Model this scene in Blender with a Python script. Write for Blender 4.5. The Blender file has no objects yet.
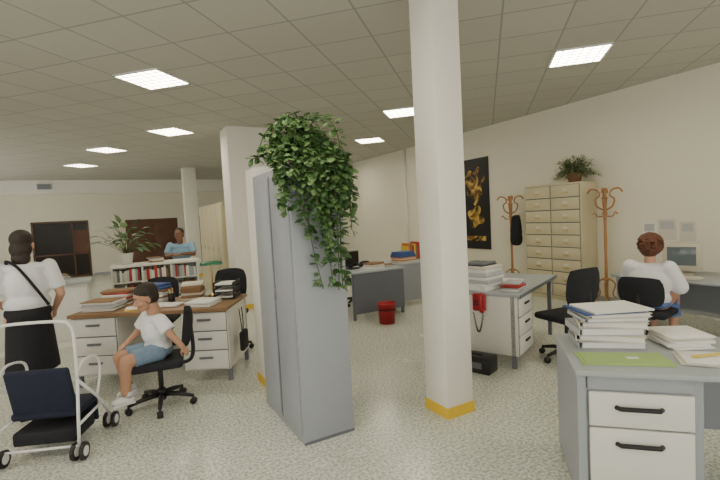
import bpy, bmesh, math, random
from mathutils import Vector, Matrix, Euler
random.seed(7)
R=random.random
def U(a,b): return a+(b-a)*R()
SC=bpy.context.scene; COL=SC.collection
CA,SA=.8746,.4848
def cam2b(X,Y): return (CA*X+SA*Y,-SA*X+CA*Y)
CR=-math.radians(29)

# ---------------------------------------------------------------- materials
MATS={}
def mat(name,col,rough=.6,metal=0,var=.06,scale=8,bump=0,spec=.5,emit=None,estr=0,alpha=None):
    if name in MATS: return MATS[name]
    m=bpy.data.materials.new(name); m.use_nodes=True; nt=m.node_tree
    b=nt.nodes['Principled BSDF']
    b.inputs['Roughness'].default_value=rough; b.inputs['Metallic'].default_value=metal
    b.inputs['Specular IOR Level'].default_value=spec
    tc=nt.nodes.new('ShaderNodeTexCoord'); n=nt.nodes.new('ShaderNodeTexNoise'); n.inputs['Scale'].default_value=scale; n.inputs['Detail'].default_value=4
    nt.links.new(tc.outputs['Object'],n.inputs['Vector'])
    r=nt.nodes.new('ShaderNodeMix'); r.data_type='RGBA'
    c=Vector(col[:3])
    r.inputs[6].default_value=(*(c*(1-var)),1); r.inputs[7].default_value=(*[min(1,x*(1+var)) for x in c],1)
    nt.links.new(n.outputs['Fac'],r.inputs[0]); nt.links.new(r.outputs[2],b.inputs['Base Color'])
    if bump:
        bp=nt.nodes.new('ShaderNodeBump'); bp.inputs['Strength'].default_value=bump; bp.inputs['Distance'].default_value=.01
        nt.links.new(n.outputs['Fac'],bp.inputs['Height']); nt.links.new(bp.outputs[0],b.inputs['Normal'])
    if emit:
        b.inputs['Emission Color'].default_value=(*emit,1); b.inputs['Emission Strength'].default_value=estr
    MATS[name]=m; return m

WALL=mat('wall_paint',(.83,.79,.66),.85,var=.02,scale=2)
PAINT=mat('column_paint',(.87,.85,.78),.7,var=.02)
YEL=mat('yellow_skirting',(.85,.56,.04),.5)
BEIGEM=mat('cabinet_beige',(.60,.54,.36),.5,var=.03)
GREYB=mat('steel_blue_grey',(.36,.38,.42),.45,var=.03)
GREYD=mat('steel_dark_grey',(.15,.16,.19),.5)
GREYM=mat('steel_grey',(.39,.42,.44),.5)
WHITEM=mat('steel_white',(.76,.75,.70),.45,var=.02)
TAN=mat('wood_top',(.28,.17,.09),.45,var=.2,scale=20)
DKWOOD=mat('door_wood',(.13,.055,.025),.45,var=.25,scale=14)
BENT=mat('bentwood',(.42,.20,.07),.35,var=.2,scale=18)
BLACK=mat('black_plastic',(.012,.012,.014),.45)
CHROME=mat('chrome',(.6,.6,.62),.25,1)
BLKFAB=mat('black_fabric',(.016,.017,.022),.9,bump=.2,scale=60)
NAVY=mat('navy_fabric',(.010,.014,.035),.85,bump=.2,scale=60)
DGLASS=mat('dark_glass',(.020,.016,.013),.22,var=.4,spec=.3,scale=2)
PAPER=mat('paper',(.84,.83,.79),.8,var=.03)
PAPER2=mat('paper_cream',(.70,.66,.56),.8,var=.05)
PAPER3=mat('paper_grey',(.50,.51,.52),.8,var=.05)
GREENF=mat('green_folder',(.38,.53,.19),.6)
REDP=mat('red_plastic',(.36,.012,.02),.4)
REDC=mat('red_card',(.45,.05,.04),.6)
BLUEC=mat('blue_card',(.05,.10,.30),.6)
ORC=mat('orange_card',(.65,.22,.04),.6)
YELC=mat('yellow_card',(.75,.55,.08),.6)
BRC=mat('brown_card',(.28,.16,.08),.7)
LGREEN=mat('lamp_green',(.02,.14,.07),.25)
BRASS=mat('brass',(.6,.42,.15),.3,1)
LEAF=mat('ivy_leaf',(.05,.12,.035),.5,var=.5,scale=9)
LEAFB=mat('ivy_leaf_light',(.12,.22,.07),.5,var=.4,scale=9)
LEAF2=mat('spider_leaf',(.26,.32,.17),.5,var=.4,scale=9)
STEM=mat('stem',(.10,.12,.04),.7)
TERRA=mat('pot_brown',(.20,.09,.05),.7)
SKINL=mat('skin_light',(.60,.33,.22),.55,var=.05)
SKINC=mat('skin_child',(.50,.27,.17),.55,var=.05)
SKIND=mat('skin_brown',(.24,.12,.07),.5,var=.05)
HAIRD=mat('hair_dark',(.025,.014,.009),.6,var=.4,scale=60,bump=.5)
HAIRR=mat('hair_auburn',(.13,.045,.022),.65,var=.5,scale=80,bump=.6)
EYEW=mat('eye_white',(.62,.60,.56),.3)
EYEI=mat('eye_iris',(.03,.018,.01),.2)
LIPS=mat('lips',(.38,.12,.10),.5)
SHIRTW=mat('shirt_white',(.80,.80,.82),.85,var=.03,bump=.15,scale=12)
DENIM=mat('denim',(.19,.27,.38),.9,var=.25,scale=40)
BLSKIRT=mat('skirt_blue_print',(.12,.20,.46),.85,var=.8,scale=45)
BLUSH=mat('shirt_blue',(.28,.46,.64),.85,var=.05,bump=.15,scale=12)
BLKCL=mat('black_cloth',(.012,.012,.016),.9,bump=.1,scale=20)
SHOEW=mat('shoe_white',(.75,.75,.75),.6)
WTUBE=mat('tube_white',(.82,.82,.82),.3)
SCREEN=mat('screen',(.05,.06,.06),.15,emit=(.30,.34,.32),estr=.18)
MONB=mat('monitor_beige',(.56,.51,.40),.5)

# ---------------------------------------------------------------- builder
class B:
    def __init__(s): s.v=[];s.f=[];s.m=[];s.sm=[];s.mats=[]
    def mi(s,m):
        if m not in s.mats: s.mats.append(m)
        return s.mats.index(m)
    def add(s,vs,fs,m,smooth=False,M=None):
        o=len(s.v); k=s.mi(m)
        for v in vs:
            v=Vector(v); s.v.append(tuple(M@v if M else v))
        for f in fs: s.f.append([i+o for i in f]); s.m.append(k); s.sm.append(smooth)
    def box(s,c,d,m,rz=0,bev=0,M=None,seg=2):
        bm=bmesh.new(); bmesh.ops.create_cube(bm,size=1)
        for v in bm.verts: v.co=Vector((v.co.x*d[0],v.co.y*d[1],v.co.z*d[2]))
        if bev: bmesh.ops.bevel(bm,geom=bm.edges[:],offset=bev,segments=seg,affect='EDGES',profile=.5)
        T=Matrix.Translation(c)@Matrix.Rotation(rz,4,'Z')
        if M: T=M@T
        bm.verts.index_update()
        s.add([v.co.copy() for v in bm.verts],[[v.index for v in f.verts] for f in bm.faces],m,bool(bev),T); bm.free()
    def bx(s,x0,x1,y0,y1,z0,z1,m,bev=0): s.box(((x0+x1)/2,(y0+y1)/2,(z0+z1)/2),(x1-x0,y1-y0,z1-z0),m,0,bev)
    def tube(s,pts,r,m,seg=10,smooth=True,M=None):
        pts=[Vector(p) for p in pts]; n=len(pts)
        rs=r if isinstance(r,(list,tuple)) else [r]*n
        vs=[];fs=[]; up=None
        for i,p in enumerate(pts):
            t=(pts[min(i+1,n-1)]-pts[max(i-1,0)]).normalized()
            if up is None:
                up=t.orthogonal().normalized()
            else:
                up=(up-t*up.dot(t)); up=up.normalized() if up.length>1e-6 else t.orthogonal().normalized()
            w=t.cross(up)
            for k in range(seg):
                a=2*math.pi*k/seg; vs.append(p+(up*math.cos(a)+w*math.sin(a))*rs[i])
        for i in range(n-1):
            for k in range(seg):
                k2=(k+1)%seg; fs.append([i*seg+k,i*seg+k2,(i+1)*seg+k2,(i+1)*seg+k])
        fs.append(list(range(seg))[::-1]); fs.append([(n-1)*seg+k for k in range(seg)])
        s.add(vs,fs,m,smooth,M)
    def lathe(s,prof,c,m,seg=20,M=None):
        vs=[];fs=[]
        for r,z in prof:
            for k in range(seg):
                a=2*math.pi*k/seg; vs.append((c[0]+r*math.cos(a),c[1]+r*math.sin(a),c[2]+z))
        n=len(prof)
        for i in range(n-1):
            for k in range(seg):
                k2=(k+1)%seg; fs.append([i*seg+k,i*seg+k2,(i+1)*seg+k2,(i+1)*seg+k])
        fs.append(list(range(seg))[::-1]); fs.append([(n-1)*seg+k for k in range(seg)])
        s.add(vs,fs,m,True,M)
    def ell(s,c,r,m,M=None,seg=14):
        bm=bmesh.new(); bmesh.ops.create_uvsphere(bm,u_segments=seg,v_segments=max(6,seg//2+2),radius=1)
        T=Matrix.Translation(c)@Matrix.Diagonal((*r,1))
        if M: T=M@T
        bm.verts.index_update()
        s.add([v.co.copy() for v in bm.verts],[[v.index for v in f.verts] for f in bm.faces],m,True,T); bm.free()
    def leaf(s,p,d,up,L,W,m,bend=.3):
        d=Vector(d).normalized(); up=Vector(up); w=d.cross(up)
        if w.length<1e-4: w=d.orthogonal()
        w.normalize(); n=w.cross(d).normalized()
        p=Vector(p)
        a=p; b=p+d*L*.35+n*L*bend*.25; c=p+d*L*.7+n*L*bend*.15; t=p+d*L-n*L*bend*.3
        vs=[a,b+w*W*.5-n*W*.12,b,b-w*W*.5-n*W*.12,c+w*W*.36-n*W*.1,c,c-w*W*.36-n*W*.1,t]
        s.add(vs,[[0,1,2],[0,2,3],[1,4,5,2],[2,5,6,3],[4,7,5],[5,7,6]],m,True)
    def obj(s,name,loc=(0,0,0),rz=0,parent=None):
        me=bpy.data.meshes.new(name); me.from_pydata(s.v,[],s.f)
        for m in s.mats: me.materials.append(m)
        me.polygons.foreach_set('material_index',s.m); me.polygons.foreach_set('use_smooth',s.sm); me.update()
        o=bpy.data.objects.new(name,me); COL.objects.link(o); o.location=loc; o.rotation_euler=(0,0,rz)
        if parent: o.parent=parent
        return o
def smoothpts(pts,n=6):
    pts=[Vector(p) for p in pts]; out=[]
    P=[pts[0]]+pts+[pts[-1]]
    for i in range(1,len(P)-2):
        for k in range(n):
            t=k/n; a,b,c,d=P[i-1],P[i],P[i+1],P[i+2]
            out.append(.5*((2*b)+(c-a)*t+(2*a-5*b+4*c-d)*t*t+(3*b-3*c+d-a)*t**3))
    out.append(pts[-1]); return out

# ---------------------------------------------------------------- room
H=3.33; X0,X1,Y0,Y1=-4.5,6.93,-3.0,18.2
def simple(name,boxes,m):
    b=B()
    for bb in boxes: b.bx(*bb,m)
    return b.obj(name)
fm=bpy.data.materials.new('floor_speckled_vinyl'); fm.use_nodes=True; nt=fm.node_tree; bs=nt.nodes['Principled BSDF']
tc=nt.nodes.new('ShaderNodeTexCoord'); n1=nt.nodes.new('ShaderNodeTexNoise'); n1.inputs['Scale'].default_value=48; n1.inputs['Detail'].default_value=4
n2=nt.nodes.new('ShaderNodeTexNoise'); n2.inputs['Scale'].default_value=1.2
cr=nt.nodes.new('ShaderNodeValToRGB'); cr.color_ramp.elements[0].position=.38; cr.color_ramp.elements[0].color=(.40,.43,.37,1); cr.color_ramp.elements[1].position=.58; cr.color_ramp.elements[1].color=(.76,.78,.71,1)
nt.links.new(tc.outputs['Object'],n1.inputs['Vector']); nt.links.new(tc.outputs['Object'],n2.inputs['Vector']); nt.links.new(n1.outputs['Fac'],cr.inputs[0]); nt.links.new(cr.outputs[0],bs.inputs['Base Color'])
mr=nt.nodes.new('ShaderNodeMapRange'); mr.inputs[3].default_value=.18; mr.inputs[4].default_value=.32; nt.links.new(n2.outputs['Fac'],mr.inputs[0]); nt.links.new(mr.outputs[0],bs.inputs['Roughness'])
simple('floor',[(X0-.1,X1+.1,Y0-.1,Y1+.1,-.1,0)],fm)
cm=bpy.data.materials.new('ceiling_tiles'); cm.use_nodes=True; nt=cm.node_tree; bs=nt.nodes['Principled BSDF']; bs.inputs['Roughness'].default_value=.9
tc=nt.nodes.new('ShaderNodeTexCoord'); mp=nt.nodes.new('ShaderNodeMapping'); mp.inputs['Rotation'].default_value=(0,0,-math.radians(45))
T=.6; AC=(.52,5.74)
pA=(AC[0]+AC[1])/math.sqrt(2)+.12; qA=(AC[1]-AC[0])/math.sqrt(2)
mp.inputs['Location'].default_value=(-pA+T/2,-qA+T/2,0)
nt.links.new(tc.outputs['Object'],mp.inputs[0])
br=nt.nodes.new('ShaderNodeTexBrick'); br.offset=0; br.inputs['Scale'].default_value=1; br.inputs['Brick Width'].default_value=T; br.inputs['Row Height'].default_value=T
br.inputs['Mortar Size'].default_value=.009; br.inputs['Mortar Smooth'].default_value=0; br.inputs['Color1'].default_value=(.56,.545,.48,1); br.inputs['Color2'].default_value=(.53,.515,.455,1); br.inputs['Mortar'].default_value=(.35,.34,.30,1)
nt.links.new(mp.outputs[0],br.inputs[0]); nt.links.new(br.outputs[0],bs.inputs['Base Color'])
simple('ceiling',[(X0-.1,X1+.1,Y0-.1,Y1+.1,H,H+.1)],cm)
simple('wall_right',[(X1,X1+.1,Y0-.1,Y1+.1,0,H)],WALL)
simple('wall_back',[(X0-.1,-2.45,Y1,Y1+.1,0,H),(-2.45,-.8,Y1,Y1+.1,1.95,H),(-.8,.34,Y1,Y1+.1,0,H),(.34,2.12,Y1,Y1+.1,1.9,H),(2.12,X1+.1,Y1,Y1+.1,0,H)],WALL)
simple('trim_1',[(X0,X1,Y1-.25,Y1,2.87,H)],PAINT)
wins=[(-4,-1.2),(-.6,2.4),(3,6.2)]
def wallwin(name,axis,pos,lo,hi,ws,z0,z1):
    bb=[];prev=lo
    for a,c in ws:
        bb+= [(prev,a,0,H),(a,c,0,z0),(a,c,z1,H)]; prev=c
    bb.append((prev,hi,0,H))
    b=B()
    for a,c,q0,q1 in bb:
        if axis=='y': b.bx(a,c,pos-.1,pos,q0,q1,WALL)
        else: b.bx(pos-.1,pos,a,c,q0,q1,WALL)
    b.obj(name)
wallwin('wall_front','y',Y0,X0-.1,X1+.1,wins,.9,2.8)
lw=[(-2,1),(1.6,4.6),(10,13),(13.8,16.8)]
wallwin('wall_left','x',X0,Y0,Y1,lw,.9,2.8)
k=1
for a,c in wins:
    b=B()
    for x in (a+.03,(a+c)/2,c-.03): b.bx(x-.03,x+.03,Y0-.08,Y0-.02,.9,2.8,WTUBE)
    b.bx(a,c,Y0-.08,Y0-.02,.9,.96,WTUBE); b.bx(a,c,Y0-.08,Y0-.02,2.74,2.8,WTUBE); b.obj('window_%d'%k); k+=1
for a,c in lw:
    b=B()
    for y in (a+.03,(a+c)/2,c-.03): b.bx(X0-.08,X0-.02,y-.03,y+.03,.9,2.8,WTUBE)
    b.bx(X0-.08,X0-.02,a,c,.9,.96,WTUBE); b.bx(X0-.08,X0-.02,a,c,2.74,2.8,WTUBE); b.obj('window_%d'%k); k+=1
b=B(); b.bx(-2.45,-.8,Y1+.03,Y1+.06,0,1.95,DGLASS)
for x in (-2.42,-1.28,-.83): b.bx(x-.025,x+.025,Y1-.02,Y1+.06,0,1.95,DKWOOD)
for z in (.03,.80,1.92): b.bx(-2.45,-.8,Y1-.02,Y1+.06,z-.025,z+.025,DKWOOD)
b.bx(-1.26,-.85,Y1+.01,Y1+.03,.83,1.62,DKWOOD)
b.obj('window_%d'%k)
b=B(); b.bx(.34,2.12,Y1+.005,Y1+.08,0,1.9,DKWOOD)
for x0 in (.40,1.26):
    b.bx(x0,x0+.80,Y1-.02,Y1+.005,.02,1.86,DKWOOD)
    for z0,z1 in ((.15,.67),(.78,1.30),(1.40,1.78)): b.bx(x0+.1,x0+.70,Y1-.035,Y1-.02,z0,z1,DKWOOD,.008)
b.tube([(1.2,Y1-.02,.95),(1.2,Y1-.08,.95),(1.1,Y1-.08,.95)],.01,BRASS); b.obj('door_1')
b=B(); b.bx(2.85,3.75,Y1-.04,Y1-.002,0,1.95,DKWOOD); b.bx(2.95,3.65,Y1-.055,Y1-.04,1.0,1.8,DGLASS); b.bx(2.95,3.65,Y1-.055,Y1-.04,.12,.85,DKWOOD,.008); b.obj('door_2')
simple('baseboard_right',[(X1-.015,X1,Y0,Y1,0,.08)],GREYM)
simple('baseboard_back',[(X0,-2.5,Y1-.015,Y1,0,.08),(-.75,.3,Y1-.015,Y1,0,.08),(2.2,2.8,Y1-.015,Y1,0,.08),(3.8,X1,Y1-.015,Y1,0,.08)],GREYM)
b=B(); b.bx(-2.15,-1.75,Y1-.31,Y1-.25,3.02,3.2,GREYM,.01)
for i in range(4): b.bx(-2.12,-1.78,Y1-.325,Y1-.31,3.045+i*.038,3.06+i*.038,GREYD)
b.obj('air_vent')
def column(x0,x1,y0,y1,h=H,yel=True):
    b=B(); b.bx(x0,x1,y0,y1,0,h,PAINT,.006)
    if yel: b.bx(x0-.006,x1+.006,y0-.006,y1+.006,0,.085,YEL)
    b.obj('column')
column(2.135,2.40,2.60,2.87)
column(1.86,2.62,8.05,8.60)
column(1.90,2.27,14.2,14.57)
column(1.16,1.49,4.0,4.36,2.10)
b=B(); b.tube([(X1-.04,9.75,0),(X1-.04,9.75,H)],.025,PAINT); b.obj('wall_pipe')
# ceiling lamps
em=bpy.data.materials.new('lamp_diffuser'); em.use_nodes=True; nt=em.node_tree; nt.nodes.clear()
e=nt.nodes.new('ShaderNodeEmission'); e.inputs[0].default_value=(1,.91,.70,1); e.inputs[1].default_value=26
o=nt.nodes.new('ShaderNodeOutputMaterial'); nt.links.new(e.outputs[0],o.inputs[0])
cells=[(-.2,0),(4,3),(5.5,7),(9,-2),(5,-4),(2,-8),(15,13),(-4,-4),(-2,-10),(-5,1),(13,1),(-8,-7),(8,11)]
q=math.sqrt(.5)
for (i,j) in cells:
    p=pA+i*T; w=qA+j*T; x=(p-w)*q; y=(p+w)*q
    if not (X0+.5<x<X1-.5 and Y0+.5<y<Y1-.5): continue
    b=B(); M=Matrix.Rotation(math.radians(45),4,'Z')
    b.box((0,0,-.004),(.56,.56,.008),em,M=M)
    for s_ in (-1,1):
        b.box((s_*.29,0,-.008),(.025,.605,.016),WTUBE,M=M); b.box((0,s_*.29,-.008),(.605,.025,.016),WTUBE,M=M)
    for t in range(-2,3):
        b.box((t*.1,0,-.011),(.006,.56,.010),GREYM,M=M); b.box((0,t*.1,-.011),(.56,.006,.010),GREYM,M=M)
    b.obj('ceiling_lamp',(x,y,H))

# ---------------------------------------------------------------- furniture
def desk(name,w,d,h,loc,rz,top,body,draw,peds,modesty=None,pw=.42,handle=BLACK,fronts=3):
    b=B(); b.box((0,0,h-.015),(w,d,.03),top,bev=.004)
    b.box((0,-d/2-.003,h-.018),(w,.008,.034),GREYD if top is not TAN else BRC)
    for s in (-1,1):
        x=s*(w/2-.03)
        b.bx(x-.02,x+.02,-d/2+.06,-d/2+.10,0,h-.03,GREYD); b.bx(x-.02,x+.02,d/2-.10,d/2-.06,0,h-.03,GREYD)
    for s in peds:
        x0=-w/2+.01 if s<0 else w/2-.01-pw
        b.bx(x0,x0+pw,-d/2+.03,d/2-.04,.13,h-.03,body,.004)
        tot=h-.03-.13-.02; z=.14; dh=tot/fronts
        for i in range(fronts):
            b.bx(x0+.008,x0+pw-.008,-d/2+.026,-d/2+.0305,z,z+dh,GREYD)
            b.bx(x0+.012,x0+pw-.012,-d/2+.012,-d/2+.028,z+.006,z+dh-.006,draw,.004)
            b.box((x0+pw/2,-d/2+.004,z+dh*.62),(.14,.016,.022),handle,bev=.006)
            z+=dh
    if modesty: b.bx(-w/2+.02,w/2-.02,d/2-.05,d/2-.03,.10,h-.03,modesty)
    return b.obj(name,(loc[0],loc[1],0),rz)
def stack(b,x,y,z,n,w=.21,d=.3,th=(.01,.035),cols=None,rz=0,jit=.02):
    cols=cols or [PAPER,PAPER,PAPER2,PAPER3,BRC]
    for i in range(n):
        t=U(*th); m=random.choice(cols)
        M=Matrix.Translation((x+U(-jit,jit),y+U(-jit,jit),z+t/2))@Matrix.Rotation(rz+U(-.12,.12),4,'Z')
        b.box((0,0,0),(w*U(.9,1.05),d*U(.9,1.05),t*.96),m,M=M,bev=.002,seg=1)
        z+=t
    return z
def binderflat(b,x,y,z,w,d,t,m,rz):
    M=Matrix.Translation((x,y,z+t/2))@Matrix.Rotation(rz,4,'Z')
    b.box((0,0,t/2-.002),(w,d,.004),m,M=M); b.box((0,0,-t/2+.002),(w,d,.004),m,M=M)
    b.box((-w/2+.002,0,0),(.004,d,t),m,M=M); b.box((.008,0,0),(w-.03,d-.02,t-.009),PAPER,M=M)
def row(b,x0,x1,y,z,h=(.2,.3),d=.22,cols=None,t=(.02,.06)):
    cols=cols or [REDC,BLUEC,PAPER,PAPER2,ORC,BRC,GREYM,PAPER3,YELC]
    x=x0
    while x<x1:
        w=U(*t)
        if x+w>x1: break
        hh=U(*h); b.bx(x,x+w*.95,y-d/2,y+d/2,z,z+hh,random.choice(cols)); x+=w
# near right desk
th=math.radians(-45); ox=Vector((math.cos(th),math.sin(th))); oy=Vector((-math.sin(th),math.cos(th)))
N0=Vector((2.01,1.42))
nw,nd=1.6,.72; c0=N0+ox*nw/2+oy*nd/2
b=B(); h=.75
b.box((0,0,h-.015),(nw,nd,.03),GREYM,bev=.006)
b.bx(-nw/2+.01,-nw/2+.05,-nd/2+.02,nd/2-.02,.02,h-.03,GREYB)
b.bx(-nw/2+.05,-nw/2+.55,-nd/2+.05,nd/2-.04,.08,h-.03,GREYB)
b.bx(-nw/2+.06,-nw/2+.54,-nd/2+.035,-nd/2+.05,.645,.712,GREYB,.003)
for z0,z1 in ((.455,.635),(.10,.445)):
    b.bx(-nw/2+.065,-nw/2+.535,-nd/2+.025,-nd/2+.05,z0,z1,WHITEM,.005)
    zz=z1-.075
    b.tube([(-nw/2+.19,-nd/2+.024,zz),(-nw/2+.205,-nd/2+.004,zz),(-nw/2+.38,-nd/2+.004,zz),(-nw/2+.395,-nd/2+.024,zz)],.012,BLACK)
b.bx(-nw/2+.55,-nw/2+.58,-nd/2+.05,nd/2-.04,.08,h-.03,GREYB)
b.bx(nw/2-.05,nw/2-.01,-nd/2+.02,nd/2-.02,.02,h-.03,GREYB)
b.bx(-nw/2+.58,nw/2-.05,nd/2-.08,nd/2-.06,.2,h-.03,GREYB)
for sx in (-1,1):
    for sy in (-1,1): b.bx(sx*(nw/2-.03)-.015,sx*(nw/2-.03)+.015,sy*(nd/2-.06)-.015,sy*(nd/2-.06)+.015,0,.03,BLACK)
b.obj('office_desk',(c0.x,c0.y,0),th)
def nl(lx,ly): return N0+ox*lx+oy*ly
b=B(); z=0
for t,m,rz,dx in ((.042,GREYM,.05,0),(.036,PAPER2,-.1,.01),(.045,PAPER3,.12,-.01),(.034,PAPER2,-.05,.02),(.026,PAPER3,.18,.01),(.022,PAPER2,.25,.02),(.010,BLUEC,.32,-.01),(.010,PAPER,.35,.03)):
    binderflat(b,dx,0,z,.36,.27,t,m,rz); z+=t
v=nl(.26,.52); b.obj('binder_stack',(v.x,v.y,.751),th)
b=B(); b.box((0,0,.003),(.44,.2,.005),GREENF); b.box((.01,.01,.007),(.42,.185,.003),GREENF,rz=.04); b.box((.05,.01,.0095),(.06,.03,.002),PAPER,rz=.1)
v=nl(.27,.20); b.obj('green_folder',(v.x,v.y,.751),th+.05)
b=B(); stack(b,0,0,0,6,.24,.26,(.006,.02),[PAPER,PAPER3,PAPER2],jit=.01); v=nl(.66,.55); b.obj('paper_stack',(v.x,v.y,.751),th+.2)
b=B(); stack(b,0,0,0,3,.26,.2,(.004,.010),[PAPER,PAPER2],jit=.01); b.box((.0,.0,.034),(.16,.014,.008),YELC,rz=.6); v=nl(.66,.22); b.obj('open_ledger',(v.x,v.y,.751),th-.2)

# middle desk
md=math.radians(24)
cx,cy=3.39,2.97; w,d=1.45,.72
ex=Vector((math.cos(md),math.sin(md))); ey=Vector((-math.sin(md),math.cos(md)))
mc=Vector((cx,cy))+ex*w/2+ey*d/2
desk('office_desk',w,d,.75,mc,md,GREYM,WHITEM,WHITEM,[-1],WHITEM,pw=.46)
def ml(a,c): return Vector((cx,cy))+ex*a+ey*c
b=B(); z=stack(b,0,0,0,7,.34,.34,(.03,.042),[PAPER,PAPER2,PAPER,PAPER3,BRC,PAPER2],jit=.01); z=stack(b,-.02,.01,z,2,.28,.26,(.012,.02),[GREYD,BLACK],jit=.005); v=ml(.25,.48); b.obj('file_stack',(v.x,v.y,.751),.2)
b=B(); stack(b,0,0,0,5,.26,.18,(.012,.03),[REDC,PAPER2,PAPER3,PAPER],jit=.01); v=ml(.26,.14); b.obj('file_stack',(v.x,v.y,.751),.45)
b=B(); stack(b,0,0,0,3,.22,.3,(.004,.01),[PAPER,PAPER2]); v=ml(.75,.35); b.obj('paper_stack',(v.x,v.y,.751),.3)
# red telephone mounted on the desk side
b=B()
b.box((-.035,0,.66),(.06,.13,.18),REDP,bev=.015)
b.tube(smoothpts([(-.085,-.04,.735),(-.105,-.04,.70),(-.105,-.04,.62),(-.085,-.04,.585)]),.015,REDP)
b.ell((-.078,-.04,.74),(.022,.026,.022),REDP); b.ell((-.078,-.04,.58),(.022,.026,.022),REDP)
for i in range(3):
    for j in range(3): b.box((-.067,.005+j*.018,.64+i*.02),(.006,.012,.013),BLACK)
pts=[]
for i in range(90):
    t=i/89; pts.append((-.07+.009*math.cos(i*1.6),-.05+.10*t+.009*math.sin(i*1.6),.56-.20*math.sin(math.pi*t)**.8))
b.tube(pts,.0045,BLACK,6)
v=ml(0,.40); b.obj('telephone',(v.x,v.y,0),md)
b=B(); b.box((0,0,.08),(.2,.36,.16),BLACK,bev=.012); b.box((0,0,.165),(.03,.14,.012),BLACK,bev=.004); b.bx(-.103,-.099,-.1,.1,.05,.11,GREYD)
b.obj('black_case',(3.07,3.26,0),.35)

def chair(loc,rz,seat=.46,back=(.58,.92),fab=BLKFAB,bw=.42,name='swivel_chair'):
    b=B()
    for i in range(5):
        a=2*math.pi*i/5+.3; c,s=math.cos(a),math.sin(a)
        b.tube([(0.02*c,.02*s,.11),(.15*c,.15*s,.10),(.27*c,.27*s,.075)],[.026,.021,.015],BLACK,8)
        M=Matrix.Translation((.275*c,.275*s,.028))@Matrix.Rotation(a,4,'Z')
        b.tube([(0,-.022,0),(0,.022,0)],.028,BLACK,12,M=M)
        b.tube([(.275*c,.275*s,.03),(.272*c,.272*s,.085)],.009,BLACK,8)
    b.tube([(0,0,.06),(0,0,.16)],.035,BLACK,12); b.tube([(0,0,.15),(0,0,seat-.07)],.022,BLACK,12)
    b.box((0,0,seat-.075),(.22,.2,.035),BLACK,bev=.008)
    b.box((0.02,0,seat-.032),(.44,.44,.07),fab,bev=.032,seg=4)
    b.tube(smoothpts([(-.08,0,seat-.08),(-.24,0,seat-.07),(-.285,0,seat+.02),(-.28,0,back[0]+.15)]),.017,BLACK,8)
    nz,ny=6,9; zc=(back[0]+back[1])/2; hh=(back[1]-back[0])/2; vs=[];fs=[]
    for side in (0,1):
        for i in range(nz+1):
            for j in range(ny+1):
                s_=-1+2*j/ny; t=-1+2*i/nz
                wf=(bw/2)*(1-.18*abs(t)**3); y=s_*wf
                z=zc+t*hh*(1-.12*abs(s_)**3)
                e=(1-abs(s_)**4)*(1-abs(t)**4)
                x=-.25+.06*s_*s_ -.04*(t+1)/2
                x+= (-.028*e if side else .022*e)
                vs.append((x,y,z))
    N=(nz+1)*(ny+1)
    for i in range(nz):
        for j in range(ny):
            a=i*(ny+1)+j; fs.append([a,a+1,a+ny+2,a+ny+1]); fs.append([N+a,N+a+ny+1,N+a+ny+2,N+a+1])
    b.add(vs,fs,fab,True)
    return b.obj(name,(loc[0],loc[1],0),rz)
chair((4.04,2.94),math.radians(84),.48,(.60,.98),bw=.46)

# back desks (modesty panels towards the camera)
desk('office_desk',.95,.75,.75,(3.56,6.20),math.pi,GREYM,GREYD,GREYD,[-1],GREYD,pw=.36)
desk('office_desk',1.5,.75,.75,(4.86,6.56),math.pi,GREYM,GREYM,GREYM,[1],GREYB,pw=.44)
b=B(); b.box((0,0,.012),(.2,.22,.02),BLACK,bev=.006); b.tube([(0,.02,.02),(0,.02,.07)],.04,BLACK,12); b.box((0,0,.19),(.30,.08,.20),BLACK,bev=.02); b.box((0,-.042,.19),(.25,.006,.15),DGLASS); b.box((0,.08,.19),(.20,.10,.15),BLACK,bev=.03)
b.obj('computer_monitor',(3.30,6.30,.751),.2)
b=B(); z=stack(b,0,0,0,4,.26,.24,(.01,.03),jit=.01); b.obj('paper_stack',(3.58,6.05,.751),.3)
b=B(); b.box((0,0,.03),(.16,.18,.05),BLACK,bev=.015); b.tube(smoothpts([(-.09,0,.065),(-.05,0,.08),(.05,0,.08),(.09,0,.065)]),.018,BLACK); b.obj('telephone',(3.60,6.38,.751),.1)
b=B(); z=stack(b,0,0,0,3,.18,.24,(.008,.02),jit=.01); b.obj('paper_stack',(3.87,6.12,.751),-.3)
b=B(); stack(b,0,0,0,7,.34,.28,(.02,.035),[REDC,BLUEC,PAPER2,PAPER3,BLUEC,ORC],jit=.01); b.obj('file_stack',(4.40,6.40,.751),.1)
b=B(); row(b,-.3,.3,0,0,(.24,.32),.22,[ORC,PAPER,REDC,YELC,BRC]); b.obj('binder_row',(4.95,6.72,.751))
chair((3.75,7.05),math.radians(-90),.46,(.6,.95))
b=B(); b.lathe([(.005,.0),(.115,.0),(.135,.28),(.142,.285),(.142,.30),(.130,.30),(.108,.02),(.005,.015)],(0,0,0),REDP,24); b.lathe([(.136,.2),(.139,.2),(.14,.215),(.137,.215)],(0,0,0),BLACK); b.obj('waste_bin',(3.42,5.47,0))

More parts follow.
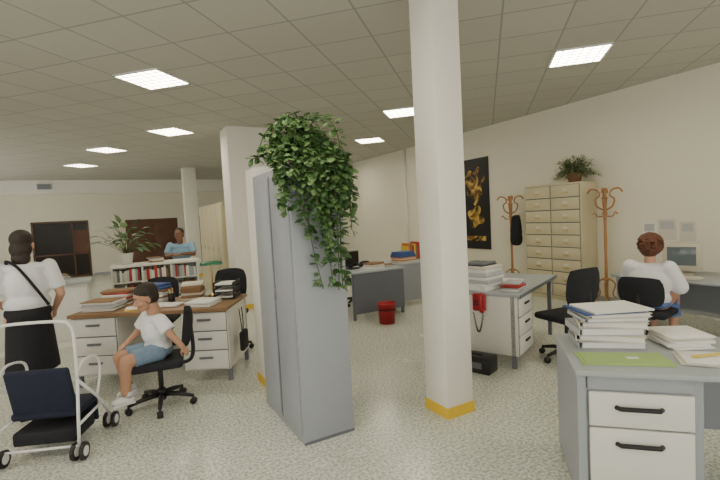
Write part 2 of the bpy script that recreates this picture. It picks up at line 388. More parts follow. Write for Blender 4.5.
# card index cabinet
b=B(); W_,D_,HH=1.10,.40,1.97
b.bx(-D_,0,0,W_,0,HH,BEIGEM,.004)
rows=9; rh=(HH-.10)/rows
for c in range(2):
    for r in range(rows):
        y0=.02+c*(W_/2-.01)+.01; y1=y0+W_/2-.04; z0=.07+r*rh+.008; z1=z0+rh-.016
        b.bx(-D_-.003,-D_,y0-.008,y1+.008,z0-.008,z1+.008,GREYD)
        b.bx(-D_-.014,-D_-.002,y0,y1,z0,z1,BEIGEM,.004)
        ym=(y0+y1)/2; b.bx(-D_-.03,-D_-.014,ym-.05,ym+.05,z0+rh*.28,z0+rh*.28+.014,BRASS)
        b.bx(-D_-.018,-D_-.014,ym-.04,ym+.04,z0+rh*.48,z0+rh*.48+.035,PAPER2)
b.obj('card_index_cabinet',(6.91,4.42,0))
def rack(loc,rz=0,coat=False):
    b=B()
    b.lathe([(.02,.12),(.026,.14),(.02,.3),(.024,.5),(.02,.8),(.024,1.0),(.02,1.3),(.026,1.45),(.02,1.6),(.03,1.74),(.022,1.79),(.03,1.81),(.004,1.84)],(0,0,0),BENT,12)
    b.lathe([(.02,.40),(.05,.41),(.05,.44),(.02,.45)],(0,0,0),BENT,14); b.lathe([(.02,1.66),(.045,1.67),(.045,1.69),(.02,1.70)],(0,0,0),BENT,14)
    for i in range(4):
        M=Matrix.Rotation(i*math.pi/2+.4,4,'Z')
        b.tube(smoothpts([(.03,0,.44),(.12,0,.36),(.09,0,.20),(.17,0,.10),(.25,0,.012)]),.012,BENT,8,M=M)
        b.tube(smoothpts([(.02,0,1.50),(.10,0,1.55),(.13,0,1.66),(.07,0,1.72),(.10,0,1.80),(.19,0,1.82),(.24,0,1.76)]),.013,BENT,8,M=M)
        b.tube(smoothpts([(.03,0,1.40),(.10,0,1.40),(.14,0,1.46),(.17,0,1.43)]),.010,BENT,8,M=M)
    if coat:
        b.tube(smoothpts([( -.10,-.1,1.46),(-.12,-.12,1.38),(-.12,-.12,1.2),(-.13,-.12,1.02),(-.11,-.11,.9)],4),[.02,.05,.07,.08,.085,.09,.095,.1,.105,.11,.105,.11,.115,.11,.10,.08,.02][:17],BLKCL,10)
    b.obj('coat_rack',(loc[0],loc[1],0),rz)
rack((6.58,4.08)); rack((6.58,5.92),.5,True)
# poster
pm=bpy.data.materials.new('poster_print'); pm.use_nodes=True; nt=pm.node_tree; bs=nt.nodes['Principled BSDF']; bs.inputs['Roughness'].default_value=.3
tc=nt.nodes.new('ShaderNodeTexCoord'); no=nt.nodes.new('ShaderNodeTexNoise'); no.inputs['Scale'].default_value=4.5; no.inputs['Detail'].default_value=7; no.inputs['Distortion'].default_value=1.2
cr=nt.nodes.new('ShaderNodeValToRGB'); cr.color_ramp.elements[0].position=.40; cr.color_ramp.elements[0].color=(.012,.010,.008,1); cr.color_ramp.elements[1].position=.60; cr.color_ramp.elements[1].color=(.72,.52,.12,1)
e2=cr.color_ramp.elements.new(.50); e2.color=(.30,.16,.03,1)
nt.links.new(tc.outputs['Object'],no.inputs[0]); nt.links.new(no.outputs['Fac'],cr.inputs[0]); nt.links.new(cr.outputs[0],bs.inputs['Base Color'])
b=B(); b.bx(-.02,0,-.62,.62,-.98,.98,BLACK)
n_=36; vs=[]
for i in range(n_):
    a=2*math.pi*i/n_; r_=1+.18*math.sin(3*a+.5)+.12*math.sin(7*a); vs.append((-.0215,-.20+.30*r_*math.cos(a),.42+.36*r_*math.sin(a)))
b.add(vs,[list(range(n_))],pm)
vs=[]
for i in range(n_):
    a=2*math.pi*i/n_; r_=1+.2*math.sin(4*a); vs.append((-.0215,-.22+.22*r_*math.cos(a),-.28+.22*r_*math.sin(a)))
b.add(vs,[list(range(n_))],pm)
b.bx(-.0225,-.02,-.50,.1,-.80,-.70,pm)
b.obj('wall_poster',(6.925,7.40,1.73))
b=B()
for y,z,w_,h_ in ((3.62,1.15,.2,.28),(3.38,1.18,.24,.3),(3.12,1.15,.2,.28),(3.5,.9,.3,.2)): b.bx(-.006,0,y-w_/2,y+w_/2,z-h_/2,z+h_/2,random.choice([PAPER,PAPER2])); b.bx(-.008,-.006,y-w_/2+.03,y+w_/2-.03,z,z+h_/2-.03,PAPER3)
b.obj('wall_notices',(6.93,0,0))

# grey tall cabinet
b=B(); b.bx(1.06,1.46,2.87,3.76,0.0,1.98,GREYB,.006)
b.bx(1.056,1.06,3.31,3.322,.05,1.94,GREYD)
for y0 in (2.90,3.335): b.bx(1.052,1.06,y0,y0+.39,.06,1.93,GREYB,.003)
b.bx(1.06,1.46,2.866,2.87,0,.02,GREYD); b.box((1.046,3.28,1.05),(.012,.02,.12),CHROME)
b.obj('metal_cabinet')

# ivy on cabinet
b=B(); pot=(1.25,3.04,1.982)
b.lathe([(.01,0),(.10,0),(.135,.14),(.145,.145),(.145,.17),(.12,.17),(.11,.14),(.01,.13)],pot,TERRA)
def vine(pts,dens=.034,L=(.036,.068)):
    P=smoothpts(pts,8); b.tube(P,.0035,STEM,5)
    for i in range(len(P)-1):
        n=max(1,int((P[i+1]-P[i]).length/dens))
        for k in range(n):
            for _ in range(2):
                p=P[i].lerp(P[i+1],R()); d=Vector((U(-1,1),U(-1,.4),U(-.9,.3)));l=U(*L)
                q_=p+d*.018
                if q_.y>2.85 and 1.03<q_.x<1.49 and q_.z<2.04: q_.y=2.84
                b.leaf(q_,d,(U(-.5,.5),U(-1,.2),1),l,l*.85,LEAF if R()<.6 else LEAFB,.4)
for i in range(25):
    x=U(1.04,1.42); yb=U(2.72,2.83); zb=1.12+abs(x-1.27)*2.0+U(0,.5) if i>4 else U(1.06,1.25)
    sx=1.23+(x-1.23)*.6
    vine([(1.25+U(-.06,.06),3.0,2.12),(sx,2.92,2.16+U(-.08,.08)),(x,yb,1.98),(x+U(-.06,.06),yb+U(-.02,.0),(2.0+zb)/2),(1.28+(x-1.25)*.7,yb,zb)])
for i in range(22):
    a=U(0,2*math.pi); r=U(.10,.27); top=U(2.12,2.34)
    vine([(1.25,3.04,2.12),(1.22+.5*r*math.cos(a),3.0+.5*r*math.sin(a),top),(1.21+r*math.cos(a),2.98+r*math.sin(a),top-.08),(1.20+1.25*r*math.cos(a),2.98+1.1*r*math.sin(a),max(2.04,top-.26))])
for i in range(9):
    vine([(1.2,3.04,2.12),(1.05,2.96,2.16),(.98,2.84+U(-.06,.08),2.02),(1.0,2.80,1.82+U(-.18,.1))])
for i in range(6):
    vine([(1.3,3.04,2.12),(1.44,2.96,2.12),(1.50,2.84+U(-.05,.05),1.95),(1.49,2.80,1.62+U(-.15,.2))])
b.obj('potted_ivy')
# plant on card cabinet
b=B(); b.lathe([(.01,0),(.09,0),(.12,.13),(.125,.15),(.10,.15),(.01,.12)],(0,0,0),TERRA)
for i in range(240):
    a=U(0,2*math.pi); e=U(.0,1.25); l=U(.18,.40); p=Vector((.04*math.cos(a),.04*math.sin(a),.12)); d=Vector((.52*math.cos(a)*math.cos(e),1.05*math.sin(a)*math.cos(e),.9*math.sin(e)))
    m1=p+d*l*.5+Vector((0,0,.04)); m2=p+d*l-Vector((0,0,.10*(1.2-e))); m2.z=max(m2.z,.05)
    b.tube([p,m1,m2],.002,STEM,4)
    for k in range(4):
        q_=m1.lerp(m2,R()); q_.z=max(q_.z,.08); b.leaf(q_,(U(-.6,.6),U(-1,1),U(-.2,.5)),(0,0,1),U(.04,.07),.028,LEAF2 if R()<.88 else LEAFB)
b.obj('potted_plant',(6.62,4.60,1.972))

# storage cupboard behind column
b=B(); b.bx(1.88,2.3,9.0,11.6,0,2.02,BEIGEM)
for i in range(5):
    y=9.03+i*.52; b.bx(1.865,1.88,y,y+.49,.06,1.97,BEIGEM,.004); b.box((1.86,y+.44,1.05),(.012,.02,.1),CHROME)
b.bx(1.9,2.28,8.99,9.0,.05,1.97,BEIGEM); b.obj('storage_cupboard')

# left desk (faces the camera)
lx0,lx1=-2.95,-1.36; lw_=lx1-lx0; lc=cam2b((lx0+lx1)/2,4.34+.4)
desk('office_desk',lw_,.8,.76,lc,CR,TAN,WHITEM,WHITEM,[-1,1],None,pw=.46,handle=GREYD)
def LL(X,Y): return cam2b(X,Y)
def put(name,X,Y,fn,z=.761,rz=0):
    b=B(); fn(b); x,y=LL(X,Y); b.obj(name,(x,y,z),CR+rz)
put('paper_stack',-2.72,4.58,lambda b:stack(b,0,0,0,8,.34,.26,(.006,.022),jit=.015),rz=.1)
put('book_stack',-2.33,4.94,lambda b:stack(b,0,0,0,9,.28,.20,(.012,.03),[REDC,BRC,PAPER,PAPER2,PAPER3,BLUEC],jit=.012),rz=-.15)
put('file_stack',-2.74,4.93,lambda b:stack(b,0,0,0,8,.30,.24,(.01,.03),[PAPER,REDC,PAPER2,BRC,PAPER3],jit=.015),rz=.08)
put('notepad',-2.36,4.50,lambda b:(b.box((0,0,.008),(.17,.2,.014),YELC),b.box((0,0,.017),(.16,.19,.004),PAPER)),rz=.4)
put('open_book',-2.06,4.60,lambda b:(b.box((-.075,0,.012),(.14,.2,.02),PAPER,bev=.006),b.box((.075,0,.012),(.14,.2,.02),PAPER,bev=.006),b.box((0,0,.003),(.31,.21,.005),BRC)),rz=-.1)
put('pen_cup',-2.10,4.80,lambda b:(b.lathe([(.005,0),(.035,0),(.038,.1),(.034,.1),(.032,.01),(.005,.008)],(0,0,0),BLACK),[b.tube([(U(-.01,.01),U(-.01,.01),.01),(U(-.03,.03),U(-.03,.03),U(.13,.17))],.004,random.choice([REDC,BLUEC,YELC]),6) for _ in range(5)]))
put('book_stack',-1.92,4.96,lambda b:stack(b,0,0,0,7,.24,.22,(.015,.035),[BRC,BRC,PAPER2,REDC],jit=.012),rz=.2)
put('paper_stack',-1.66,4.56,lambda b:stack(b,0,0,0,5,.26,.26,(.004,.014),[PAPER,PAPER2],jit=.012),rz=-.15)
put('document_tray',-1.53,4.94,lambda b:([ (b.box((0,0,.01+k*.07),(.22,.28,.006),BLACK),[b.box((sx*.108,0,.03+k*.07),(.006,.28,.04),BLACK) for sx in (-1,1)],b.box((0,0,.025+k*.07),(.19,.25,.015),PAPER)) for k in range(3)],[b.box((sx*.108,sy*.12,.09),(.012,.012,.18),BLACK) for sx in (-1,1) for sy in (-1,1)]),rz=0)
# green desk lamp
b=B(); b.lathe([(.005,0),(.06,0),(.06,.015),(.03,.03),(.008,.04)],(0,0,0),BRASS)
b.tube(smoothpts([(0,0,.03),(0,0,.34),(0,-.02,.41),(0,-.05,.40)]),.008,BRASS,8)
Ms=Matrix.Translation((0,-.05,.37))
vs=[];fs=[]
for i in range(13):
    x=-.12+.24*i/12
    for j in range(9):
        a=math.pi*j/8; rr=.05*(1-.25*(abs(x)/.12)**4); vs.append((x,rr*1.15*math.cos(a),rr*math.sin(a)*.9))
for i in range(12):
    for j in range(8): a=i*9+j; fs.append([a,a+1,a+10,a+9])
b.add(vs,fs,LGREEN,True,Ms); b.box((0,-.05,.372),(.20,.05,.008),PAPER)
x,y=LL(-1.73,5.06); b.obj('desk_lamp',(x,y,.761),CR+.3)
x,y=LL(-1.72,5.52); chair((x,y),math.radians(-119),.48,(.6,1.0))
x,y=LL(-2.6,5.55); chair((x,y),math.radians(-110),.46,(.6,.93))
b=B(); b.tube(smoothpts([(0.0,-.05,.70),(0.01,-.04,.55),(.01,.0,.42),(.01,.04,.55),(0.0,.05,.70)]),.006,BLKCL,6); b.box((.02,0,.36),(.05,.2,.2),BLKCL,bev=.02)
x,y=LL(-1.30,4.6); b.obj('shoulder_bag',(x,y,0),CR)

# counters
b=B()
b.bx(-.12,1.36,8.78,9.22,.90,.95,PAINT,.004)
for x in (-.10,.38,.86,1.32): b.bx(x-.015,x+.015,8.8,9.2,0,.90,WHITEM)
for z in (.04,.33,.62): b.bx(-.1,1.32,8.82,9.2,z,z+.02,WHITEM)
b.bx(-.1,1.32,9.18,9.2,0,.9,PAINT)
bk=B()
for x in (-.08,.40,.88):
    for z in (.061,.351,.641): row(bk,x,x+.42,8.98,z,(.16,.24),.22,[PAPER,PAPER2,BRC,REDC,PAPER3,GREYM,GREYD])
so_=b.obj('shelf_counter'); bk.obj('shelf_books',parent=so_)
b=B(); b.bx(-3.6,-.35,7.2,7.75,.86,.90,GREYM,.004); b.bx(-3.55,-.40,7.26,7.70,0,.86,PAINT)
for i in range(4): b.bx(-3.5+i*.78,-2.76+i*.78,7.245,7.26,.08,.82,WHITEM,.004)
b.obj('reception_counter')
b=B(); stack(b,0,0,0,5); b.obj('paper_stack',(-.75,7.45,.901),.3)
b=B(); row(b,-.5,.3,0,0,(.12,.22),.2); b.obj('binder_row',(-1.5,7.5,.901))
b=B(); stack(b,0,0,0,4); b.obj('file_stack',(.62,9.0,.951),.2)
b=B(); b.lathe([(.01,0),(.09,0),(.12,.18),(.125,.2),(.10,.2),(.01,.17)],(0,0,0),WHITEM)
for i in range(44):
    a=U(0,2*math.pi); e=U(.3,1.45); l=U(.2,.55); p=Vector((0,0,.18)); d=Vector((math.cos(a)*math.cos(e),math.sin(a)*math.cos(e),math.sin(e)))
    t=p+d*l; b.tube([p,p+d*l*.5+Vector((0,0,.03)),t],.004,STEM,5)
    b.leaf(t,(d.x,d.y,d.z-.7),(0,0,1),U(.15,.22),U(.09,.13),LEAF if R()<.85 else LEAFB,.5)
b.obj('potted_plant',(.14,8.98,.951))

# right workstation
b=B(); b.bx(5.50,6.35,1.6,3.35,.66,.69,GREYM,.004)
for y in (1.66,3.29): b.bx(5.55,6.3,y-.02,y+.02,0,.66,GREYB)
b.bx(6.26,6.28,1.7,3.25,.2,.66,GREYB); b.obj('computer_table')
b=B(); b.box((0.02,0,.015),(.24,.24,.03),MONB,bev=.008); b.tube([(0,0,.03),(0,0,.06)],.06,MONB,14)
b.box((-.06,0,.22),(.12,.38,.33),MONB,bev=.012); b.box((.10,0,.22),(.28,.30,.27),MONB,bev=.04); b.box((-.122,0,.235),(.008,.28,.22),SCREEN,bev=.003)
for i in range(3): b.box((-.122,.08+i*.03,.085),(.006,.015,.012),GREYD)
b.obj('computer_monitor',(5.95,2.74,.691),math.radians(20))
b=B(); b.box((0,0,.012),(.16,.42,.022),MONB,rz=0,bev=.005)
for r_ in range(4):
    for c_ in range(12): b.box((-.055+r_*.034,-.18+c_*.033,.027),(.026,.026,.01),PAPER2)
b.obj('keyboard',(5.62,2.62,.691),.1)
b=B(); stack(b,0,0,0,4,.22,.2,(.004,.015),[PAPER,PAPER2]); b.obj('paper_stack',(5.74,3.18,.691),.2)

# stroller
b=B(); r=.011; w=.26
hp=[(-w,0,.55),(-w,-.0,.86),(-w+.02,-.0,.94),(-w+.09,0,.975),(w-.09,0,.975),(w-.02,0,.94),(w,0,.86),(w,0,.55)]
b.tube(smoothpts(hp,5),r,WTUBE)
for s_ in (-1,1):
    x=s_*w
    b.tube([(x,0,.56),(x,-.03,.3),(x,-.05,.10)],r,WTUBE); b.tube([(x,0,.55),(x,.26,.33),(x,.45,.10)],r,WTUBE)
    b.tube([(x,-.03,.24),(x,.34,.26)],r*.9,WTUBE); b.tube(smoothpts([(x,.0,.60),(x,.12,.66),(x,.30,.62),(x,.33,.50),(x,.26,.34)]),r*.9,WTUBE)
    for yy in (-.05,.45):
        for q_ in (-.03,.03):
            M=Matrix.Translation((x+q_,yy,.06)); b.tube([(-.011,0,0),(.011,0,0)],.06,BLACK,20,M=M,smooth=False); b.tube([(-.014,0,0),(.014,0,0)],.035,WTUBE,16,M=M,smooth=False)
b.tube([(-w,-.05,.10),(w,-.05,.10)],r*.8,WTUBE); b.tube([(-w,.45,.10),(w,.45,.10)],r*.8,WTUBE)
Mb=Matrix.Translation((0,.03,.48))@Matrix.Rotation(.22,4,'X'); b.box((0,0,0),(.42,.05,.34),NAVY,M=Mb,bev=.022,seg=3)
b.box((0,.20,.30),(.46,.32,.06),NAVY,bev=.025,seg=3); b.box((0,.38,.2),(.40,.03,.2),NAVY,bev=.01)
b.box((0,.16,.15),(.42,.30,.1),BLKFAB,bev=.02)
x,y=LL(-2.30,3.02); b.obj('stroller',(x,y,0),CR+.12)

# ---------------------------------------------------------------- people
class Blob:
    def __init__(s): s.bm=bmesh.new()
    def ell(s,c,r,M=None,seg=18):
        T=Matrix.Translation(c)@Matrix.Diagonal((*r,1))
        if M: T=M@T
        bmesh.ops.create_uvsphere(s.bm,u_segments=seg,v_segments=12,radius=1,matrix=T); return s
    def cone(s,p0,p1,r0,r1,flat=False,M=None):
        p0,p1=Vector(p0),Vector(p1)
        if M: p0,p1=M@p0,M@p1
        d=p1-p0; q_=d.to_track_quat('Z','Y').to_matrix().to_4x4()
        bmesh.ops.create_cone(s.bm,cap_ends=True,segments=20,radius1=r0,radius2=r1,depth=d.length,matrix=Matrix.Translation((p0+p1)/2)@q_)
        if not flat:
            for p,r_ in ((p0,r0),(p1,r1)): bmesh.ops.create_uvsphere(s.bm,u_segments=16,v_segments=10,radius=r_,matrix=Matrix.Translation(p))
        return s
    def chain(s,pts,rs,M=None):
        for i in range(len(pts)-1): s.cone(pts[i],pts[i+1],rs[i],rs[i+1],M=M)
        return s
    def make(s,name,m,vox,parent,it=4):
        me=bpy.data.meshes.new(name); s.bm.to_mesh(me); s.bm.free()
        o=bpy.data.objects.new(name,me); COL.objects.link(o)
        r_=o.modifiers.new('r','REMESH'); r_.mode='VOXEL'; r_.voxel_size=vox; r_.use_smooth_shade=True
        sm=o.modifiers.new('s','SMOOTH'); sm.factor=.5; sm.iterations=it
        dg=bpy.context.evaluated_depsgraph_get(); dg.update()
        nm=bpy.data.meshes.new_from_object(o.evaluated_get(dg)); o.modifiers.clear(); o.data=nm
        nm.materials.clear(); nm.materials.append(m)
        for p in nm.polygons: p.use_smooth=True
        o.parent=parent; return o
def head(root,c,scale,skin,hair,yaw=0,pitch=0,roll=0,style='short'):
    M=Matrix.Translation(c)@Euler((roll,pitch,yaw)).to_matrix().to_4x4()@Matrix.Scale(scale,4)
    h=Blob(); h.ell((0,0,.03),(.098,.078,.09),M).ell((.032,0,-.035),(.062,.058,.074),M).ell((.058,0,-.085),(.03,.032,.025),M)
    h.cone((.088,0,.008),(.108,0,-.03),.008*scale,.013*scale,M=M).ell((.1,.0,-.034),(.014,.019,.01),M)
    h.ell((.0,.08,-.01),(.02,.012,.032),M).ell((.0,-.08,-.01),(.02,.012,.032),M)
    h.ell((.085,.03,.022),(.012,.02,.008),M).ell((.085,-.03,.022),(.012,.02,.008),M).ell((.06,.04,-.03),(.03,.024,.025),M).ell((.06,-.04,-.03),(.03,.024,.025),M)
    h.cone((-.02,0,-.03),(-.03,0,-.15),.052*scale,.05*scale,M=M)
    h.make('head',skin,.0055*scale,root,3)
    f=B()
    for s_ in (-1,1):
        f.ell((.0785,s_*.031,.002),(.012,.014,.008),EYEW,M); f.ell((.0875,s_*.031,.002),(.0045,.0065,.0065),EYEI,M)
        f.tube([(.093,s_*.014,.026),(.094,s_*.03,.031),(.084,s_*.05,.026)],.0035*scale,hair,6,M=M)
    f.ell((.089,0,-.060),(.008,.022,.0045),LIPS,M); f.ell((.087,0,-.068),(.008,.018,.005),LIPS,M)
    f.obj('face_features',parent=root)
    g=Blob()
    if style=='curly':
        g.ell((-.025,0,.05),(.105,.10,.092),M).ell((-.05,0,-.03),(.07,.09,.085),M)
        for i in range(230):
            a=U(0,2*math.pi); e=U(-.9,1.5); v=Vector((-.03+.114*math.cos(a)*math.cos(e),.112*math.sin(a)*math.cos(e),.03+.114*math.sin(e)))
            if v.x>.045 and v.z<.09: continue
            g.ell(v,(.018,.018,.018),M,8)
        g.make('hair',hair,.006,root,1)
    elif style=='long':
        g.ell((-.022,0,.05),(.100,.090,.090),M).ell((-.05,0,-.04),(.065,.088,.09),M).ell((-.055,0,-.12),(.045,.075,.07),M); g.make('hair',hair,.007,root,3)
    else:
        g.ell((-.022,0,.05),(.098,.087,.088),M).ell((-.048,0,-.015),(.056,.074,.06),M)
        if style=='child':
            g.ell((-.004,0,.046),(.099,.081,.082),M) if False else g.ell((-.012,0,.058),(.101,.086,.078),M)
            g.ell((-.03,0,.0),(.082,.088,.07),M)
        g.make('hair',hair,.006*scale,root,2)
def hand(root,w,d,n,side,skin,scale=1,curl=.35,name='hand'):
    w=Vector(w); d=Vector(d).normalized(); n=Vector(n); n=(n-d*n.dot(d)).normalized(); s=d.cross(n)*side
    h=Blob(); S=scale
    h.cone(w-d*.02*S,w+d*.015*S,.024*S,.022*S)
    for k,(off,ln,r_) in enumerate(((.030,.072,.0088),(.010,.080,.0092),(-.010,.074,.0088),(-.029,.058,.0078))):
        kn=w+d*(.085-.006*abs(k-1))*S+s*off*S; h.cone(w+d*.01*S+s*off*.5*S,kn,.016*S,.0125*S)
        p=kn; a=curl*.6
        for seg,fr in enumerate((.45,.3,.25)):
            dd=d*math.cos(a)-n*math.sin(a); q_=p+dd*ln*fr*S; h.cone(p,q_,r_*S*(1-.1*seg),r_*S*(.92-.1*seg)); p=q_; a+=curl*(1+.2*seg)
    p=w+d*.02*S+s*.02*S; q1=p+(d*.6+s*.8-n*.2).normalized()*.04*S; q2=q1+(d*.9+s*.35-n*.3).normalized()*.032*S; q3=q2+(d*1+s*.05-n*.35).normalized()*.026*S
    h.chain([p,q1,q2,q3],[.015*S,.012*S,.0105*S,.008*S])
    h.make(name,skin,.0038*S,root,2)
def root(name,loc,rz,sc=1):
    e=bpy.data.objects.new(name,None); e.empty_display_size=.2; COL.objects.link(e); e.location=loc; e.rotation_euler=(0,0,rz); e.scale=(sc,)*3; return e

# --- child on swivel chair (faces local +x)
ccx,ccy=LL(-1.84,3.86)
chair((ccx,ccy),math.radians(172),.44,(.52,.86),bw=.40)
rt=root('child_sitting',(ccx,ccy,-.035),math.radians(194),1.08)
body=Blob()
body.ell((.0,0,.515),(.09,.11,.075)).ell((.02,0,.66),(.085,.115,.13)).cone((.02,0,.78),(.04,0,.88),.042,.038)
for k in (-1,1):
    body.chain([(.02,k*.06,.50),(.27,k*.085,.49),(.26+.03*k,k*.085,.26),(.235+.04*k,k*.085,.225)],[.072,.050,.036,.03])
armL=[(.02,.135,.775),(-.03,.22,.66),(-.10,.26,.55)]; armR=[(.02,-.135,.775),(.08,-.19,.65),(.19,-.14,.585)]
for A in (armL,armR): body.chain(A,[.038,.031,.022])
body.make('body',SKINC,.0085,rt,4)
sh=Blob(); sh.ell((.0,0,.545),(.105,.13,.07)).ell((.015,0,.67),(.105,.135,.14)).ell((.02,0,.765),(.075,.14,.042))
for A in (armL,armR): sh.cone(A[0],Vector(A[0]).lerp(Vector(A[1]),.8),.055,.062,True).ell(A[0],(.054,.05,.05))
sh.make('tshirt',SHIRTW,.009,rt,3)
so=Blob(); so.ell((.0,0,.505),(.11,.13,.065))
for k in (-1,1): so.cone((.0,k*.06,.505),(.22,k*.083,.495),.08,.068,True)
so.make('shorts',DENIM,.009,rt,3)
f=B()
for k in (-1,1):
    f.ell((.27+.04*k,k*.085,.195),(.085,.036,.032),SHOEW); f.box((.27+.04*k,k*.085,.17),(.16,.062,.016),SHOEW,bev=.007); f.tube([(.237+.04*k,k*.085,.22),(.24+.037*k,k*.085,.26)],[.034,.034],SHOEW)
f.obj('shoes',parent=rt)
hand(rt,armL[2],(-.45,.1,-.8),(0,1,.2),1,SKINC,.60,.4); hand(rt,armR[2],(.7,.35,-.3),(0,0,1),1,SKINC,.60,.4)
head(rt,(.065,0,.945),.90,SKINC,HAIRD,yaw=-.1,pitch=.26,style='child')

# --- woman at computer
wx,wy=5.00,2.62; wr=math.radians(10)
chair((wx-.04,wy),wr,.44,(.50,.82),bw=.44)
rt=root('woman_sitting',(wx,wy,.015),wr)
body=Blob(); body.ell((-.02,0,.52),(.13,.165,.10)).ell((.0,0,.73),(.105,.15,.17)).cone((.01,0,.88),(.04,0,.99),.055,.048)
for k in (-1,1):
    body.chain([(0,k*.09,.50),(.42,k*.10,.52),(.40,k*.10,.10),(.37,k*.10,.07)],[.095,.062,.04,.035])
AL=[(.0,.18,.87),(.08,.25,.67),(.36,.17,.70)]; AR=[(.0,-.18,.87),(.08,-.25,.67),(.36,-.17,.70)]
for A in (AL,AR): body.chain(A,[.05,.04,.026])
body.make('body',SKINL,.012,rt,4)
sh=Blob(); sh.ell((-.02,0,.55),(.165,.205,.11)).ell((-.01,0,.71),(.15,.21,.20)).ell((0,0,.855),(.11,.215,.07))
for A in (AL,AR): sh.cone(A[0],A[1],.082,.082).cone(A[1],Vector(A[1]).lerp(Vector(A[2]),.2),.074,.068,True)
sh.make('blouse',SHIRTW,.012,rt,4)
so=Blob(); so.ell((-.02,0,.50),(.17,.20,.08)).cone((.0,.05,.50),(.42,.06,.51),.11,.10,True).cone((.0,-.05,.50),(.42,-.06,.51),.11,.10,True).cone((.40,0.04,.53),(.42,.05,.28),.10,.12,True).cone((.40,-.04,.53),(.42,-.05,.28),.10,.12,True)
so.make('skirt',BLSKIRT,.012,rt,4)
f=B()
for k in (-1,1): f.ell((.44,k*.10,.035),(.12,.042,.04),BLKCL); f.box((.43,k*.10,.0),(.22,.07,.02),BLKCL,bev=.008)
f.obj('shoes',parent=rt)
hand(rt,AL[2],(.9,-.25,-.1),(0,0,1),-1,SKINL,.95,.2); hand(rt,AR[2],(.9,.25,-.1),(0,0,1),1,SKINL,.95,.2)
head(rt,(.06,0,1.085),1.0,SKINL,HAIRR,pitch=.15,style='curly')

# --- man behind counter
mx,my=1.16,9.68; mr_=math.radians(-109)
rt=root('man_sitting',(mx,my,.05),mr_)
body=Blob(); body.ell((-.02,0,.76),(.13,.16,.10)).ell((.02,0,.98),(.12,.17,.19)).cone((.04,0,1.16),(.07,0,1.26),.06,.055)
for k in (-1,1): body.chain([(0,k*.09,.72),(.30,k*.13,.70),(.22,k*.13,.30),(.20,k*.13,.26)],[.10,.065,.045,.04])
AL=[(.03,.20,1.14),(.10,.26,.96),(.30,.06,.98)]; AR=[(.03,-.20,1.14),(.10,-.26,.96),(.32,-.08,.98)]
for A in (AL,AR): body.chain(A,[.055,.045,.03])
body.make('body',SKIND,.012,rt,4)
sh=Blob(); sh.ell((-.02,0,.80),(.15,.19,.12)).ell((.01,0,.98),(.14,.20,.20)).ell((.03,0,1.12),(.10,.22,.07))
for A in (AL,AR): sh.cone(A[0],Vector(A[0]).lerp(Vector(A[1]),.85),.075,.072,True).ell(A[0],(.075,.075,.075))
sh.make('shirt',BLUSH,.012,rt,4)
so=Blob(); so.ell((-.02,0,.72),(.15,.18,.10))
for k in (-1,1): so.chain([(0,k*.09,.71),(.30,k*.13,.70),(.22,k*.13,.31)],[.11,.08,.07])
so.make('trousers',BLKCL,.012,rt,4)
f=B()
for k in (-1,1): f.ell((.27,k*.13,.235),(.13,.045,.04),BLACK)
f.obj('shoes',parent=rt)
hand(rt,AL[2],(.3,-.9,-.05),(.2,0,1),-1,SKIND,1,.3); hand(rt,AR[2],(.3,.9,-.05),(.2,0,1),1,SKIND,1,.3)
head(rt,(.09,0,1.36),1.05,SKIND,HAIRD,yaw=-.1,pitch=.1)
b=B(); b.lathe([(.01,.60),(.17,.60),(.18,.63),(.17,.66),(.01,.665)],(0,0,0),BLACK); b.tube([(0,0,.04),(0,0,.60)],.025,CHROME)
b.lathe([(.01,0),(.22,0),(.22,.02),(.03,.045),(.01,.045)],(0,0,0),CHROME); b.lathe([(.15,.24),(.17,.24),(.17,.26),(.15,.26)],(0,0,0),CHROME)
for k in range(3):
    a=k*2.09; b.tube([(0,0,.25),(.16*math.cos(a),.16*math.sin(a),.25)],.009,CHROME)
b.obj('bar_stool',(mx,my,0))

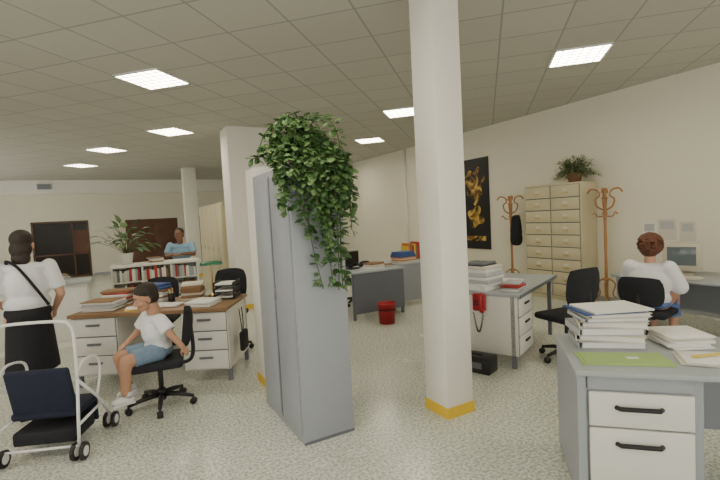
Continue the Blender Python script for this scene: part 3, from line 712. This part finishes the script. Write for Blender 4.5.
# --- standing woman at left
x,y=LL(-2.90,3.78); rt=root('woman_standing',(x,y,0),math.radians(100))
body=Blob(); body.ell((0,0,.92),(.10,.15,.11)).ell((.0,0,1.17),(.10,.145,.18)).cone((0,0,1.33),(.01,0,1.42),.05,.048)
for k in (-1,1): body.chain([(0,k*.085,.88),(.01,k*.09,.48),(-.02,k*.09,.09),(0,k*.09,.06)],[.09,.06,.036,.034])
AL=[(0,.175,1.31),(-.02,.23,1.06),(.18,.18,.98)]; AR=[(0,-.175,1.31),(-.03,-.24,1.05),(.14,-.20,.90)]
for A in (AL,AR): body.chain(A,[.045,.037,.025])
body.make('body',SKINL,.012,rt,4)
sh=Blob(); sh.ell((0,0,1.0),(.135,.175,.10)).ell((0,0,1.16),(.125,.17,.19)).ell((0,0,1.30),(.09,.175,.055))
for A in (AL,AR): sh.cone(A[0],Vector(A[0]).lerp(Vector(A[1]),.8),.06,.064,True).ell(A[0],(.06,.06,.06))
sh.make('blouse',SHIRTW,.012,rt,4)
so=Blob(); so.ell((0,0,.92),(.135,.175,.10)).cone((0,0,.93),(0,0,.42),.16,.20,True); so.make('skirt',BLKCL,.012,rt,4)
f=B()
for k in (-1,1): f.ell((.04,k*.09,.045),(.12,.042,.04),BLACK); f.box((.04,k*.09,.012),(.23,.075,.022),BLACK,bev=.008)
f.tube(smoothpts([(.11,.10,1.30),(.0,.12,1.37),(-.10,.05,1.32),(-.15,-.05,1.15),(-.15,-.14,.98)]),.012,BLKCL,8)
f.obj('shoes_and_strap',parent=rt)
hand(rt,AL[2],(.9,-.2,-.1),(0,1,.3),1,SKINL,.95,.4); hand(rt,AR[2],(.6,.1,-.6),(0,-1,.3),-1,SKINL,.95,.4)
head(rt,(.03,0,1.50),.96,SKINL,HAIRD,yaw=-.3,pitch=.1,style='long')

# ---------------------------------------------------------------- light & camera
wd=bpy.data.worlds.new('World'); SC.world=wd; wd.use_nodes=True
bg=wd.node_tree.nodes['Background']; bg.inputs[0].default_value=(1,.97,.90,1); bg.inputs[1].default_value=3.4
cd=bpy.data.cameras.new('camera'); cd.sensor_width=36; cd.lens=22; cd.clip_start=.05
co=bpy.data.objects.new('camera',cd); COL.objects.link(co); SC.camera=co
th=math.atan(24/440); f0=Vector((SA,CA,0)); r0=Vector((CA,-SA,0)); up=Vector((0,0,1))
fw=f0*math.cos(th)-up*math.sin(th); u2=up*math.cos(th)+f0*math.sin(th)
rr=r0*.99865-u2*.052; uu=u2*.99865+r0*.052
M=Matrix((rr,uu,-fw)).transposed().to_4x4(); M.translation=Vector((0,0,1.6)); co.matrix_world=M
